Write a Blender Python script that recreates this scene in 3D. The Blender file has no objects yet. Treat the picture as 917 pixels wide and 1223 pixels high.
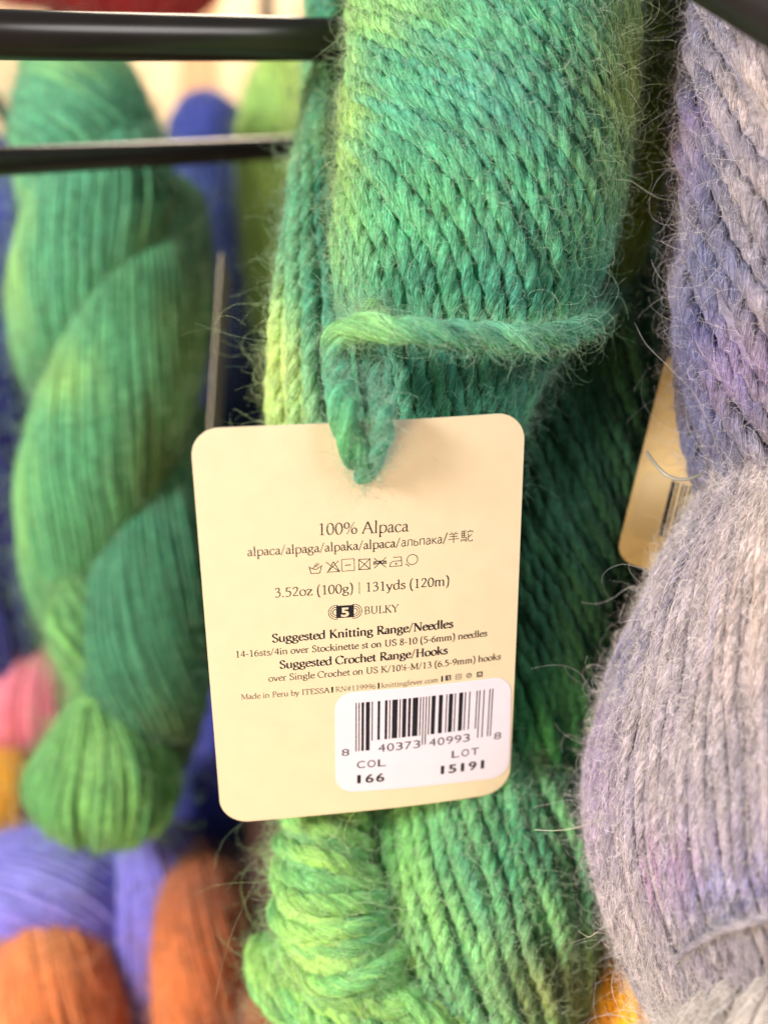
import bpy, math, random
import numpy as np
from mathutils import Vector

rng = np.random.default_rng(7)
random.seed(7)
SC = bpy.context.scene
COL = SC.collection
MM = 0.001                      # everything below is written in millimetres

# ------------------------------------------------------------------ camera
DIST = 160.0                    # camera to the tag's plane (Y = 0)
PX = 160.0 / 1223.0             # millimetres per photo pixel at Y = 0
CX, CY = 458.5, 611.5
cam = bpy.data.cameras.new("camera")
cam.sensor_fit = 'VERTICAL'
cam.sensor_height = 36.0
cam.sensor_width = 27.0
cam.lens = 36.0
cam.clip_start = 0.005
cam.clip_end = 50.0
cam.dof.use_dof = True
cam.dof.focus_distance = 0.169
cam.dof.aperture_fstop = 6.8
co = bpy.data.objects.new("camera", cam)
co.location = (0, -DIST * MM, 0)
co.rotation_euler = (math.pi / 2, 0, 0)
COL.objects.link(co)
SC.camera = co

# ------------------------------------------------------------------ world, exposure
w = bpy.data.worlds.new("World")
SC.world = w
w.use_nodes = True
w.node_tree.nodes["Background"].inputs[0].default_value = (1.0, 0.97, 0.95, 1)
w.node_tree.nodes["Background"].inputs[1].default_value = 0.16
SC.view_settings.view_transform = 'Standard'
SC.view_settings.look = 'None'
SC.view_settings.exposure = 0.0
SC.view_settings.gamma = 1.0
SC.render.engine = 'CYCLES'
SC.cycles.max_bounces = 5
SC.cycles.diffuse_bounces = 3
SC.cycles.use_denoising = True


def area(name, loc, target, size, power, color, spread=180):
    l = bpy.data.lights.new(name, 'AREA')
    l.shape = 'DISK'
    l.size = size * MM
    l.energy = power
    l.color = color
    l.spread = math.radians(spread)
    o = bpy.data.objects.new(name, l)
    o.location = Vector(loc) * MM
    o.rotation_euler = (Vector(target) - Vector(loc)).to_track_quat('-Z', 'Y').to_euler()
    COL.objects.link(o)
    return o


area("key_lamp", (-520, -400, 170), (10, 20, 0), 150, 7.0, (1.0, 0.96, 0.91))
area("front_lamp", (430, -470, 300), (60, 20, 0), 340, 2.8, (1.0, 0.96, 0.93))
area("warm_fill", (-280, -280, -320), (-30, 20, -60), 200, 0.7, (1.0, 0.70, 0.36), 90)  # unseen, added to warm the lower part of the tag
area("back_wall_fill", (-60, 330, 420), (-70, 420, 60), 200, 1.7, (1.0, 0.84, 0.66))  # unseen, added to brighten the back wall


# ------------------------------------------------------------------ helpers
def W(px, py, Y=0.0):
    k = PX * (Y + DIST) / DIST
    return np.array([(px - CX) * k, Y, (CY - py) * k])


def proj(P):
    k = DIST / (P[:, 1] + DIST) / PX
    return np.stack([CX + P[:, 0] * k, CY - P[:, 2] * k], 1)


def lin(c):
    c = np.asarray(c, float) / 255.0
    return np.where(c <= 0.04045, c / 12.92, ((c + 0.055) / 1.055) ** 2.4)


def norm(v):
    return v / np.maximum(np.linalg.norm(v, axis=-1, keepdims=True), 1e-9)


def tag(o, label=None, cat=None, group=None, kind=None):
    if label: o['label'] = label
    if cat: o['category'] = cat
    if group: o['group'] = group
    if kind: o['kind'] = kind
    return o


def empty(name, loc, label, cat, group=None):
    o = bpy.data.objects.new(name, None)
    o.location = Vector(loc) * MM
    o.empty_display_size = 0.01
    COL.objects.link(o)
    return tag(o, label, cat, group)


def link(name, me, parent=None):
    o = bpy.data.objects.new(name, me)
    COL.objects.link(o)
    if parent is not None:
        o.parent = parent
        l = parent.location.copy()
        p = parent.parent
        while p is not None:
            l += p.location
            p = p.parent
        o.location = -l          # meshes are written in world coordinates
    return o


def mesh_obj(name, V, F, mat, parent=None, colors=None, smooth=True):
    """V (n,3) mm, F (m,4) or (m,3) index array or list of tuples"""
    me = bpy.data.meshes.new(name)
    V = np.asarray(V, np.float32) * MM
    if isinstance(F, np.ndarray):
        n, k = F.shape
        me.vertices.add(len(V))
        me.vertices.foreach_set("co", V.ravel())
        me.loops.add(n * k)
        me.loops.foreach_set("vertex_index", F.astype(np.int32).ravel())
        me.polygons.add(n)
        me.polygons.foreach_set("loop_start", np.arange(0, n * k, k, dtype=np.int32))
        me.update(calc_edges=True)
    else:
        me.from_pydata(V.tolist(), [], F)
        me.update()
    me.polygons.foreach_set("use_smooth", [smooth] * len(me.polygons))
    if colors is not None:
        a = me.attributes.new("dye", 'FLOAT_COLOR', 'POINT')
        c = np.ones((len(V), 4), np.float32)
        c[:, :3] = colors
        a.data.foreach_set("color", c.ravel())
    me.materials.append(mat)
    return link(name, me, parent)


def spline(pts, n):
    """Catmull-Rom through rows of pts, n samples evenly spread over the arc length"""
    p = np.asarray(pts, float)
    p = np.vstack([2 * p[0] - p[1], p, 2 * p[-1] - p[-2]])
    out = []
    for i in range(1, len(p) - 2):
        t = np.linspace(0, 1, 60, endpoint=False)[:, None]
        a, b, c, d = p[i - 1], p[i], p[i + 1], p[i + 2]
        out.append(0.5 * (2 * b + (c - a) * t + (2 * a - 5 * b + 4 * c - d) * t ** 2 + (3 * b - a - 3 * c + d) * t ** 3))
    out.append(p[-2][None])
    q = np.vstack(out)
    s = np.r_[0, np.cumsum(np.linalg.norm(np.diff(q[:, :3], axis=0), axis=1))]
    u = np.linspace(0, s[-1], n)
    return np.stack([np.interp(u, s, q[:, j]) for j in range(q.shape[1])], 1), s[-1]


def wave(x, seed, octaves=3):
    """smooth 1-D noise of an array, about -1..1"""
    r = np.random.default_rng(seed)
    y = np.zeros_like(x, dtype=float)
    for o in range(octaves):
        y += np.sin(x * (1.0 + 0.9 * o) * (1 + 0.3 * r.random()) + r.random() * 6.28) / (1 + o * 0.6)
    return y / 1.9


# ------------------------------------------------------------------ materials
def new_mat(name):
    m = bpy.data.materials.new(name)
    m.use_nodes = True
    return m, m.node_tree, m.node_tree.nodes["Principled BSDF"]


def yarn_material(name, gain=1.0, rough=0.85, sheen=0.25, mottle=0.35, scale=900.0):
    m, nt, b = new_mat(name)
    at = nt.nodes.new("ShaderNodeAttribute"); at.attribute_name = "dye"
    tc = nt.nodes.new("ShaderNodeTexCoord")
    nz = nt.nodes.new("ShaderNodeTexNoise"); nz.inputs["Scale"].default_value = scale
    nz.inputs["Detail"].default_value = 3
    nt.links.new(tc.outputs["Object"], nz.inputs["Vector"])
    mr = nt.nodes.new("ShaderNodeMapRange")
    mr.inputs["From Min"].default_value = 0.3; mr.inputs["From Max"].default_value = 0.7
    mr.inputs["To Min"].default_value = gain * (1 - mottle); mr.inputs["To Max"].default_value = gain * (1 + mottle)
    nt.links.new(nz.outputs["Fac"], mr.inputs["Value"])
    mx = nt.nodes.new("ShaderNodeVectorMath"); mx.operation = 'SCALE'
    nt.links.new(at.outputs["Color"], mx.inputs[0]); nt.links.new(mr.outputs["Result"], mx.inputs["Scale"])
    nt.links.new(mx.outputs[0], b.inputs["Base Color"])
    b.inputs["Roughness"].default_value = rough
    b.inputs["Specular IOR Level"].default_value = 0.25
    b.inputs["Sheen Weight"].default_value = sheen
    b.inputs["Sheen Roughness"].default_value = 0.4
    bp = nt.nodes.new("ShaderNodeBump"); bp.inputs["Strength"].default_value = 0.4; bp.inputs["Distance"].default_value = 0.0003
    nt.links.new(nz.outputs["Fac"], bp.inputs["Height"]); nt.links.new(bp.outputs[0], b.inputs["Normal"])
    return m


M_YARN = yarn_material("plied_yarn")
M_FIBRE = yarn_material("yarn_fibre", gain=1.12, rough=0.55, sheen=0.0, mottle=0.2, scale=300)


def plain(name, rgb, rough=0.5, spec=0.5, noise=0.0, scale=200, metallic=0.0, bump=0.0):
    m, nt, b = new_mat(name)
    c = lin(rgb)
    b.inputs["Base Color"].default_value = (*c, 1)
    b.inputs["Roughness"].default_value = rough
    b.inputs["Specular IOR Level"].default_value = spec
    b.inputs["Metallic"].default_value = metallic
    if noise or bump:
        tc = nt.nodes.new("ShaderNodeTexCoord")
        nz = nt.nodes.new("ShaderNodeTexNoise"); nz.inputs["Scale"].default_value = scale; nz.inputs["Detail"].default_value = 5
        nt.links.new(tc.outputs["Object"], nz.inputs["Vector"])
        if noise:
            r = nt.nodes.new("ShaderNodeValToRGB")
            r.color_ramp.elements[0].position = 0.3; r.color_ramp.elements[1].position = 0.7
            r.color_ramp.elements[0].color = (*(c * (1 - noise)), 1)
            r.color_ramp.elements[1].color = (*np.minimum(c * (1 + noise), 1), 1)
            nt.links.new(nz.outputs["Fac"], r.inputs[0]); nt.links.new(r.outputs[0], b.inputs["Base Color"])
        if bump:
            bp = nt.nodes.new("ShaderNodeBump"); bp.inputs["Strength"].default_value = bump; bp.inputs["Distance"].default_value = 0.0002
            nt.links.new(nz.outputs["Fac"], bp.inputs["Height"]); nt.links.new(bp.outputs[0], b.inputs["Normal"])
    return m


M_CARD = plain("tag_card", (224, 207, 180), 0.55, 0.3, noise=0.025, scale=260, bump=0.06)
M_STICK = plain("sticker_paper", (224, 219, 239), 0.4, 0.4, noise=0.015, scale=200, bump=0.03)
M_INK = plain("printed_ink", (34, 32, 42), 0.6, 0.2, noise=0.25, scale=2500)
M_INKL = plain("thin_printed_ink", (78, 72, 74), 0.6, 0.2, noise=0.25, scale=2500)
M_ROD = plain("black_enamel", (34, 29, 27), 0.28, 0.5, noise=0.3, scale=60, bump=0.05)
M_WALL = plain("cream_wall_paint", (222, 196, 160), 0.7, 0.3, noise=0.03, scale=6)
M_BATTEN = plain("tan_batten", (190, 150, 112), 0.6, 0.3, noise=0.08, scale=30)
M_DARKBOARD = plain("dark_board", (46, 40, 40), 0.8, 0.2, noise=0.15, scale=20)
M_PLASTIC = plain("clear_plastic", (150, 146, 138), 0.3, 0.5)
M_BACKTAG = plain("shop_tag_card", (206, 180, 132), 0.5, 0.3, noise=0.05, scale=120)
M_GREYCARD = plain("pale_card_edge", (190, 180, 165), 0.6, 0.3)


# ------------------------------------------------------------------ yarn building
def outline(beta, d=0.84):
    """polar outline of three plies twisted together, scaled so the largest radius is 1"""
    best = np.zeros_like(beta)
    for i in range(3):
        de = beta - i * 2 * math.pi / 3
        s = d * np.sin(de)
        r = d * np.cos(de) + np.sqrt(np.maximum(1 - s * s, 0))
        r = np.where(np.abs(s) <= 1, r, 0)
        best = np.maximum(best, r)
    return best / (1 + d)


def soft_outline(beta):
    return 0.93 + 0.07 * np.cos(3 * beta)


def tube(P, N, B, R, phase, ring, shape):
    n = len(P)
    a = np.linspace(0, 2 * math.pi, ring, endpoint=False)
    beta = a[None, :] + 0 * P[:, :1]
    r = R[:, None] * shape(beta - phase[:, None])
    V = P[:, None, :] + r[..., None] * (np.cos(beta)[..., None] * N[:, None, :] + np.sin(beta)[..., None] * B[:, None, :])
    V = V.reshape(-1, 3)
    i = np.arange(n - 1)[:, None] * ring
    j = np.arange(ring)[None, :]
    k = (j + 1) % ring
    F = np.stack([i + j, i + k, i + ring + k, i + ring + j], -1).reshape(-1, 4)
    return V, F


def frames(P, Nhint):
    T = norm(np.gradient(P, axis=0))
    N = Nhint - (Nhint * T).sum(1, keepdims=True) * T
    N = norm(N)
    return T, N, np.cross(T, N)


def dye_field(base, spots, noise=0.18, alt=None, alt_amt=0.0, alt_len=25.0):
    """Hand-dyed colour: a base and patches of other colours, some with shade painted in, and drift along the yarn."""
    base = lin(base)
    sp = [(x, y, sx, sy, lin(c), a) for x, y, sx, sy, c, a in spots]
    altc = lin(alt) if alt is not None else None

    def f(P, along, seed):
        q = proj(P)
        q = q + np.stack([wave(along / 9.0, seed), wave(along / 11.0, seed + 1)], 1) * 14
        c = np.repeat(base[None], len(P), 0)
        if altc is not None:
            k = np.clip(0.5 + 0.8 * wave(along / alt_len, seed + 5), 0, 1)[:, None] * alt_amt
            c = c * (1 - k) + altc * k
        for x, y, sx, sy, col, a in sp:
            g = a * np.exp(-((q[:, 0] - x) / sx) ** 2 - ((q[:, 1] - y) / sy) ** 2)[:, None]
            c = c * (1 - g) + col * g
        c = c * (1 + noise * wave(along / 4.0, seed + 9))[:, None]
        return np.clip(c, 0.002, 0.9)
    return f


def coil_path(ctrl, N, twist, dia, step, seed, jitter=0.3):
    """One long yarn laid to and fro along a bundle; ctrl rows = px, py, Y, half width in px, half depth in mm.
    twist: turn of the strands (radians) at each ctrl row."""
    rows = []
    for (px, py, Y, rx, rd), tw in zip(ctrl, twist):
        k = PX * (Y + DIST) / DIST
        rows.append([*W(px, py, Y), rx * k, rd, tw])
    M = 240
    q, L = spline(rows, M)
    C = q[:, :3]; rx = np.maximum(q[:, 3], 0.4); rd = np.maximum(q[:, 4], 0.4); tw = q[:, 5]
    T = norm(np.gradient(C, axis=0))
    Lt = norm(np.cross(T, np.array([0, 1.0, 0])))
    D = np.cross(Lt, T)
    wind = np.abs(np.diff(tw)).sum() * np.mean(0.5 * (rx + rd))
    n = max(12, int(math.hypot(L, wind) * 1.1 / step))
    u = np.linspace(0, 1, n)
    grid = np.linspace(0, 1, M)
    g = lambda A: np.stack([np.interp(u, grid, A[:, j]) for j in range(A.shape[1])], 1) if A.ndim == 2 else np.interp(u, grid, A)
    Cg, rxg, rdg, twg, Lg, Dg = g(C), g(rx), g(rd), g(tw), g(Lt), g(D)
    Ps, Ns, As = [], [], []
    r = np.random.default_rng(seed)
    al = 0.0
    for k in range(N):
        ph = 2 * math.pi * (k + 0.25 * r.normal() * jitter) / N + twg
        ph = ph + jitter * (0.55 * 2 * math.pi / N) * wave(u * n * step / 9, seed * 131 + k, 2)
        lift = dia * (jitter * (0.45 * wave(u * n * step / 11, seed * 77 + k, 2) + 0.25 * r.normal()) - 0.5)
        lift = lift + dia * 0.35 * wave(u * 6 + 2.0 * np.cos(ph), seed + 3, 2) * jitter
        a = np.maximum(rxg + lift, 0.25); b = np.maximum(rdg + lift, 0.25)
        P = Cg + (np.cos(ph) * a)[:, None] * Lg - (np.sin(ph) * b)[:, None] * Dg
        Nn = norm((np.cos(ph) * b)[:, None] * Lg - (np.sin(ph) * a)[:, None] * Dg)
        if k % 2: P, Nn = P[::-1], Nn[::-1]
        Ps.append(P); Ns.append(Nn)
    P = np.vstack(Ps); Nh = np.vstack(Ns)
    along = np.r_[0, np.cumsum(np.linalg.norm(np.diff(P, axis=0), axis=1))]
    core = (Cg, Lg, Dg, np.maximum(rxg - dia * 0.5, 0.2), np.maximum(rdg - dia * 0.5, 0.2))
    return P, Nh, along, core


def yarn_part(name, parent, P, Nh, along, dia, pitch, ring, shape, dye, seed, mat, core=None, thick=0.1):
    T, N, B = frames(P, Nh)
    R = dia / 2 * (1 + thick * wave(along / 13.0, seed + 40))
    phase = along * 2 * math.pi / pitch + 0.9 * wave(along / 15.0, seed + 41)
    V, F = tube(P, N, B, R, phase, ring, shape)
    col = dye(P, along, seed)
    C = np.repeat(col, ring, 0)
    if core is not None:
        Cg, Lg, Dg, a, b = core
        s = slice(None, None, max(1, len(Cg) // 60))
        Cg, Lg, Dg, a, b = Cg[s], Lg[s], Dg[s], a[s], b[s]
        t = np.linspace(0, 2 * math.pi, 24, endpoint=False)
        cv = Cg[:, None] + np.cos(t)[None, :, None] * (a[:, None] * Lg)[:, None] - np.sin(t)[None, :, None] * (b[:, None] * Dg)[:, None]
        m = len(Cg)
        cv = cv.reshape(-1, 3)
        i = np.arange(m - 1)[:, None] * 24; j = np.arange(24)[None]; k = (j + 1) % 24
        cf = np.stack([i + j, i + k, i + 24 + k, i + 24 + j], -1).reshape(-1, 4)
        cc = dye(cv, np.linspace(0, 100, len(cv)), seed) * 0.8
        F = np.vstack([F, cf + len(V)]); V = np.vstack([V, cv]); C = np.vstack([C, cc])
    o = mesh_obj(name, V, F, mat, parent, C)
    return o, dict(P=P, N=N, B=B, T=T, R=R, phase=phase, col=col, along=along, shape=shape)


def hair_obj(name, parent, pts, rad, cols, mat):
    """pts (F,K,3) mm, rad (F,K) mm, cols (F,3)"""
    Fn, K, _ = pts.shape
    h = bpy.data.hair_curves.new(name)
    h.add_curves([K] * Fn)
    h.attributes["position"].data.foreach_set("vector", (pts.reshape(-1, 3) * MM).astype(np.float32).ravel())
    a = h.attributes.get("radius") or h.attributes.new("radius", 'FLOAT', 'POINT')
    a.data.foreach_set("value", (rad * MM).astype(np.float32).ravel())
    c = h.attributes.new("dye", 'FLOAT_COLOR', 'POINT')
    cc = np.ones((Fn, K, 4), np.float32); cc[..., :3] = cols[:, None, :]
    c.data.foreach_set("color", cc.ravel())
    h.materials.append(mat)
    o = link(name, h, parent)
    o['kind'] = 'stuff'
    return o


def facing(y, lim):
    v = norm(np.array([0, -DIST, 0]) - y['P'])
    q = proj(y['P'])
    inside = (q[:, 0] > -120) & (q[:, 0] < 1040) & (q[:, 1] > -120) & (q[:, 1] < 1340)
    return np.where(((y['N'] * v).sum(1) > lim) & inside)[0]


def surface_fibres(y, count, length, rad=0.028, K=14, lift=0.10, light=0.25, seed=0, wob=0.25):
    r = np.random.default_rng(seed)
    vis = facing(y, -0.35)
    step = np.median(np.diff(y['along'][:200]))
    mid = r.choice(vis, count)
    ln = length * r.uniform(0.5, 1.4, count) / step
    idx = mid[:, None] + ln[:, None] * np.linspace(-0.5, 0.5, K)[None]
    idx = np.clip(idx, 0, len(y['P']) - 2)
    i0 = idx.astype(int); f = (idx - i0)[..., None]
    at = lambda A: A[i0] * (1 - f) + A[i0 + 1] * f if A.ndim == 2 else (A[i0] * (1 - f[..., 0]) + A[i0 + 1] * f[..., 0])
    P, N, B, R, ph = at(y['P']), at(y['N']), at(y['B']), at(y['R']), at(y['phase'])
    bm = r.uniform(-1.9, 1.9, count)
    slip = r.normal(1.0, 0.35, count)
    beta = bm[:, None] + (ph - ph[:, K // 2:K // 2 + 1]) * slip[:, None] + wob * np.cumsum(r.normal(size=(count, K)), 1) / math.sqrt(K)
    e = np.abs(np.linspace(-1, 1, K))[None] ** 3
    rr = R * y['shape'](beta - ph) * (1.01 + 0.05 * r.random((count, 1))) + lift * (r.random((count, 1)) * 0.6 + np.abs(r.normal(size=(count, 1))) * e)
    pts = P + rr[..., None] * (np.cos(beta)[..., None] * N + np.sin(beta)[..., None] * B)
    jump = np.linalg.norm(np.diff(P, axis=1), axis=2).max(1) < step * ln / K * 3 + 1.0
    cols = y['col'][mid] * (1 + light * r.normal(size=(count, 1)))
    cols = np.clip(cols, 0.003, 0.95)
    rd = rad * r.uniform(0.6, 1.3, (count, 1)) * (1 - 0.6 * e)
    return pts[jump], rd[jump], cols[jump]


def fuzz(y, count, length, rad=0.015, K=12, curl=0.22, out=0.9, lighten=0.25, tint=(0.9, 0.95, 0.8), seed=1, lim=-0.3):
    r = np.random.default_rng(seed)
    vis = facing(y, lim)
    i = r.choice(vis, count)
    beta = r.uniform(-1.6, 1.6, count)
    rad_dir = np.cos(beta)[:, None] * y['N'][i] + np.sin(beta)[:, None] * y['B'][i]
    p = y['P'][i] + rad_dir * (y['R'][i] * y['shape'](beta - y['phase'][i]) * 0.95)[:, None]
    d = norm(rad_dir * out * r.uniform(0.1, 1.0, (count, 1)) + y['T'][i] * r.normal(size=(count, 1)) * 0.9 + r.normal(size=(count, 3)) * 0.35)
    kap = r.normal(size=(count, 3)) * curl
    ln = length * np.exp(r.normal(0, 0.55, count)) / K
    pts = [p]
    for _ in range(K - 1):
        d = norm(d + np.cross(kap, d) * 1.0 + r.normal(size=(count, 3)) * 0.12)
        p = p + d * ln[:, None]
        pts.append(p)
    pts = np.stack(pts, 1)
    rd = rad * r.uniform(0.6, 1.4, (count, 1)) * np.linspace(1, 0.5, K)[None]
    cols = y['col'][i] * (1 - lighten) + np.array(tint) * lighten * r.uniform(0.3, 1.0, (count, 1))
    return pts, rd, np.clip(cols, 0, 0.95)


def join_hair(*hs):
    K = max(h[0].shape[1] for h in hs)
    P, R, C = [], [], []
    for p, r, c in hs:
        if p.shape[1] != K:
            x = np.linspace(0, p.shape[1] - 1, K); i = np.minimum(x.astype(int), p.shape[1] - 2); f = x - i
            p = p[:, i] * (1 - f)[None, :, None] + p[:, i + 1] * f[None, :, None]
            r = r[:, i] * (1 - f)[None] + r[:, i + 1] * f[None]
        P.append(p); R.append(r); C.append(c)
    return np.vstack(P), np.vstack(R), np.vstack(C)


_seed = [100]


def coil(parent, ctrl, N, twist, dia, dye, pitch=None, near=True, soft=False, name="coil", fib=7000, flen=9.0, fz=2500, fzlen=5.0,
         jitter=0.5, core=True, hair=None, step=None, fibrad=0.028, fzkw={}, light=0.25, wob=0.25):
    _seed[0] += 7
    sd = _seed[0]
    if isinstance(twist, (int, float)):
        twist = list(np.linspace(0, twist, len(ctrl)))
    step = step or (0.42 if near else 1.3)
    P, Nh, al, cr = coil_path(ctrl, N, twist, dia, step, sd, jitter)
    o, y = yarn_part(name, parent, P, Nh, al, dia, pitch or dia * 4.0, (15 if near else 9), (soft_outline if soft else outline), dye, sd, M_YARN, cr if core else None)
    if fib or fz:
        hs = []
        if fib: hs.append(surface_fibres(y, fib, flen, seed=sd + 1, rad=fibrad, light=light, wob=wob))
        if fz: hs.append(fuzz(y, fz, fzlen, seed=sd + 2, **fzkw))
        hair_obj("fuzz", o, *join_hair(*hs), M_FIBRE)
    return o, y


def deep_outline(b):
    return outline(b, 0.99)


def strand(parent, name, pts, dia, dye, pitch, fib=900, fz=500, fzlen=4, near=True, thick=0.08, soft=False):
    """a single yarn through points (px, py, Y)"""
    _seed[0] += 7
    sd = _seed[0]
    q = [W(*p) for p in pts]
    P, L = spline(q, 50)
    P, L = spline(q, max(20, int(L / (0.35 if near else 1.0))))
    al = np.linspace(0, L, len(P))
    Nh = np.repeat(np.array([[0.03, -1.0, 0.02]]), len(P), 0)
    o, y = yarn_part(name, parent, P, Nh, al, dia, pitch, 24 if near else 9, soft_outline if soft else deep_outline, dye, sd, M_YARN, None, thick)
    if fib or fz:
        hs = []
        if fib: hs.append(surface_fibres(y, fib, 6.0, seed=sd + 1, wob=0.12, light=0.42, lift=0.05))
        if fz: hs.append(fuzz(y, fz, fzlen, seed=sd + 2, out=0.7, lighten=0.35, rad=0.016))
        hair_obj("fuzz", o, *join_hair(*hs), M_FIBRE)
    return o, y


def rod(name, pts, dia, mat, label, cat, group=None, ring=28):
    q = np.array([W(*p) for p in pts])
    P, L = spline(q, 40)
    T, N, B = frames(P, np.repeat(np.array([[0, -1.0, 0.1]]), len(P), 0))
    n = len(P)
    rad = np.full(n, dia / 2.0)
    rad[0] *= 0.75; rad[-1] *= 0.75
    V, F = tube(P, N, B, rad, np.zeros(n), ring, lambda b: np.ones_like(b))
    caps = [tuple(range(ring))[::-1], tuple(range((n - 1) * ring, n * ring))]
    me_F = [tuple(x) for x in F.tolist()] + caps
    o = mesh_obj(name, V, me_F, mat)
    return tag(o, label, cat, group)


def slab(name, x0, x1, y0, y1, z0, z1, mat, parent=None):
    V = [(x, y, z) for x in (x0, x1) for y in (y0, y1) for z in (z0, z1)]
    F = [(0, 1, 3, 2), (4, 6, 7, 5), (0, 4, 5, 1), (2, 3, 7, 6), (0, 2, 6, 4), (1, 5, 7, 3)]
    return mesh_obj(name, V, F, mat, parent, smooth=False)


# ------------------------------------------------------------------ the setting: shop wall behind the rack
wl = slab("wall", -420, 420, 430, 440, -420, 420, M_WALL); tag(wl, kind='structure')
p0 = W(237, 100, 426); bt = slab("wall_batten", p0[0] - 9, p0[0] + 9, 424, 429.9, -400, 400, M_BATTEN)
tag(bt, "tan upright batten on the cream wall above the blue hank", "batten")
p0 = W(319, 40, 400); up = slab("upright", p0[0] - 4, p0[0] + 4, 396, 404, -400, 400, M_ROD)
tag(up, "thin black upright in front of the cream wall under the red hank", "upright")

# ------------------------------------------------------------------ front green hank
LIME, TEAL, GREEN, OLIVE, DEEP = (186, 212, 130), (88, 168, 142), (96, 176, 120), (128, 138, 66), (72, 132, 112)
dyeA = dye_field(TEAL, [(412, 150, 34, 170, (176, 204, 108), 0.8), (455, 10, 70, 34, (170, 205, 110), 0.6),
                        (520, 230, 90, 60, (100, 176, 124), 0.7), (745, 90, 45, 190, OLIVE, 0.95), (560, 60, 120, 50, (104, 172, 128), 0.4),
                        (600, 120, 70, 60, (100, 164, 152), 0.5)], alt=(100, 180, 128), alt_amt=0.5)
dyeL = dye_field(TEAL, [(328, 450, 42, 130, LIME, 0.95), (362, 130, 16, 110, (160, 190, 110), 0.6), (385, 300, 30, 110, (60, 136, 116), 0.85)], alt=GREEN, alt_amt=0.4)
dyeO = dye_field((128, 146, 56), [(750, 220, 60, 110, (166, 180, 50), 0.8)], alt=(112, 140, 66), alt_amt=0.6)
shadeB = dye_field((42, 88, 70), [(700, 420, 60, 40, (84, 120, 50), 0.5), (640, 900, 60, 90, (70, 160, 96), 0.7)], alt=(48, 96, 60), alt_amt=0.6)  # same green yarn, darkened to paint in the shade on this lobe
dyeC = dye_field((128, 194, 132), [(480, 1060, 45, 110, (164, 210, 120), 0.7), (600, 1010, 60, 60, (40, 130, 96), 0.6), (660, 1170, 70, 60, (140, 132, 74), 0.7), (480, 1000, 40, 60, (100, 185, 100), 0.6)],
                 alt=(78, 154, 128), alt_amt=0.6, alt_len=9)
dyeD = dye_field((164, 210, 118), [(450, 1090, 28, 60, (80, 162, 128), 0.5)], alt=(92, 178, 126), alt_amt=0.65, alt_len=7)
dyeT = dye_field((92, 172, 138), [(430, 395, 60, 22, (146, 198, 118), 0.75), (620, 400, 60, 20, (124, 190, 154), 0.6), (420, 500, 12, 30, (120, 190, 70), 0.8), (440, 545, 30, 30, (84, 156, 136), 0.7)],
                 alt=(104, 172, 148), alt_amt=0.5)

SHAG = dict(out=0.55, lighten=0.42, rad=0.018)
hank = empty("yarn_hank", W(560, 600, 30), "large green hand-dyed hank in focus, holding the cream tag with the barcode sticker", "yarn hank", "green yarn hanks")
coil(hank, [(604, -190, 34, 120, 18), (594, -40, 30, 166, 23), (584, 100, 28, 174, 25), (574, 220, 27, 174, 25), (550, 330, 27, 160, 23), (526, 400, 30, 140, 19.5), (510, 470, 31, 124, 19), (500, 560, 36, 108, 16), (490, 650, 40, 80, 13)],
     38, [0, -1.6, -3.1, -4.4, -5.35, -6.0, -6.5, -6.8, -7.0], 3.35, dyeA, pitch=13.5, fib=26000, fz=24000, fzlen=4, fzkw=SHAG, jitter=0.3, light=0.42, fibrad=0.034)
coil(hank, [(392, -100, 64, 24, 8), (390, 40, 60, 25, 9), (384, 170, 52, 27, 10), (374, 300, 40, 42, 13), (374, 420, 36, 56, 15), (378, 520, 42, 58, 15), (390, 640, 48, 45, 13)],
     14, [0, 0.1, 0.1, -0.1, -0.3, -0.5, -0.7], 3.2, dyeL, pitch=13, fib=7000, fz=9000, fzlen=5, light=0.4, fibrad=0.033, fzkw=dict(lighten=0.4, rad=0.018))
coil(hank, [(778, -100, 50, 50, 13), (774, 60, 46, 48, 13), (758, 180, 44, 44, 13), (736, 270, 46, 40, 13), (716, 350, 52, 34, 11), (690, 440, 56, 26, 9)],
     17, -0.9, 3.1, dyeO, pitch=12, fib=5000, fz=5000, fzlen=6)
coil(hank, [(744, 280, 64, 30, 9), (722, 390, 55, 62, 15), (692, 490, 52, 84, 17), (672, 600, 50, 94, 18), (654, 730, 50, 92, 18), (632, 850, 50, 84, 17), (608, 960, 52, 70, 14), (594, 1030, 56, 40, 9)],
     32, [0, -0.9, -1.8, -2.8, -4.0, -5.0, -5.6, -5.9], 3.1, shadeB, pitch=14, fib=8000, fz=5000, fzkw=dict(out=0.55, lighten=0.15))
coil(hank, [(545, 780, 62, 60, 13), (556, 880, 52, 106, 19), (568, 1000, 47, 140, 22), (578, 1100, 46, 136, 23), (582, 1200, 48, 114, 21), (580, 1300, 54, 90, 17), (580, 1400, 56, 70, 13)],
     52, [0, -0.25, -0.5, -0.7, -0.95, -1.2, -1.4], 2.9, dyeC, pitch=10, fib=18000, fz=26000, fzlen=4, jitter=0.7, light=0.42, fibrad=0.033, fzkw=SHAG)
coil(hank, [(404, 800, 60, 40, 12), (396, 910, 48, 50, 14), (388, 1010, 41, 62, 16), (398, 1085, 38, 78, 17), (436, 1150, 38, 80, 16), (490, 1200, 44, 62, 13)],
     5, [0, -5.0, -11, -16, -20, -23], 3.7, dyeD, pitch=14, fib=11000, fz=9000, fzkw=SHAG)
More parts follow.
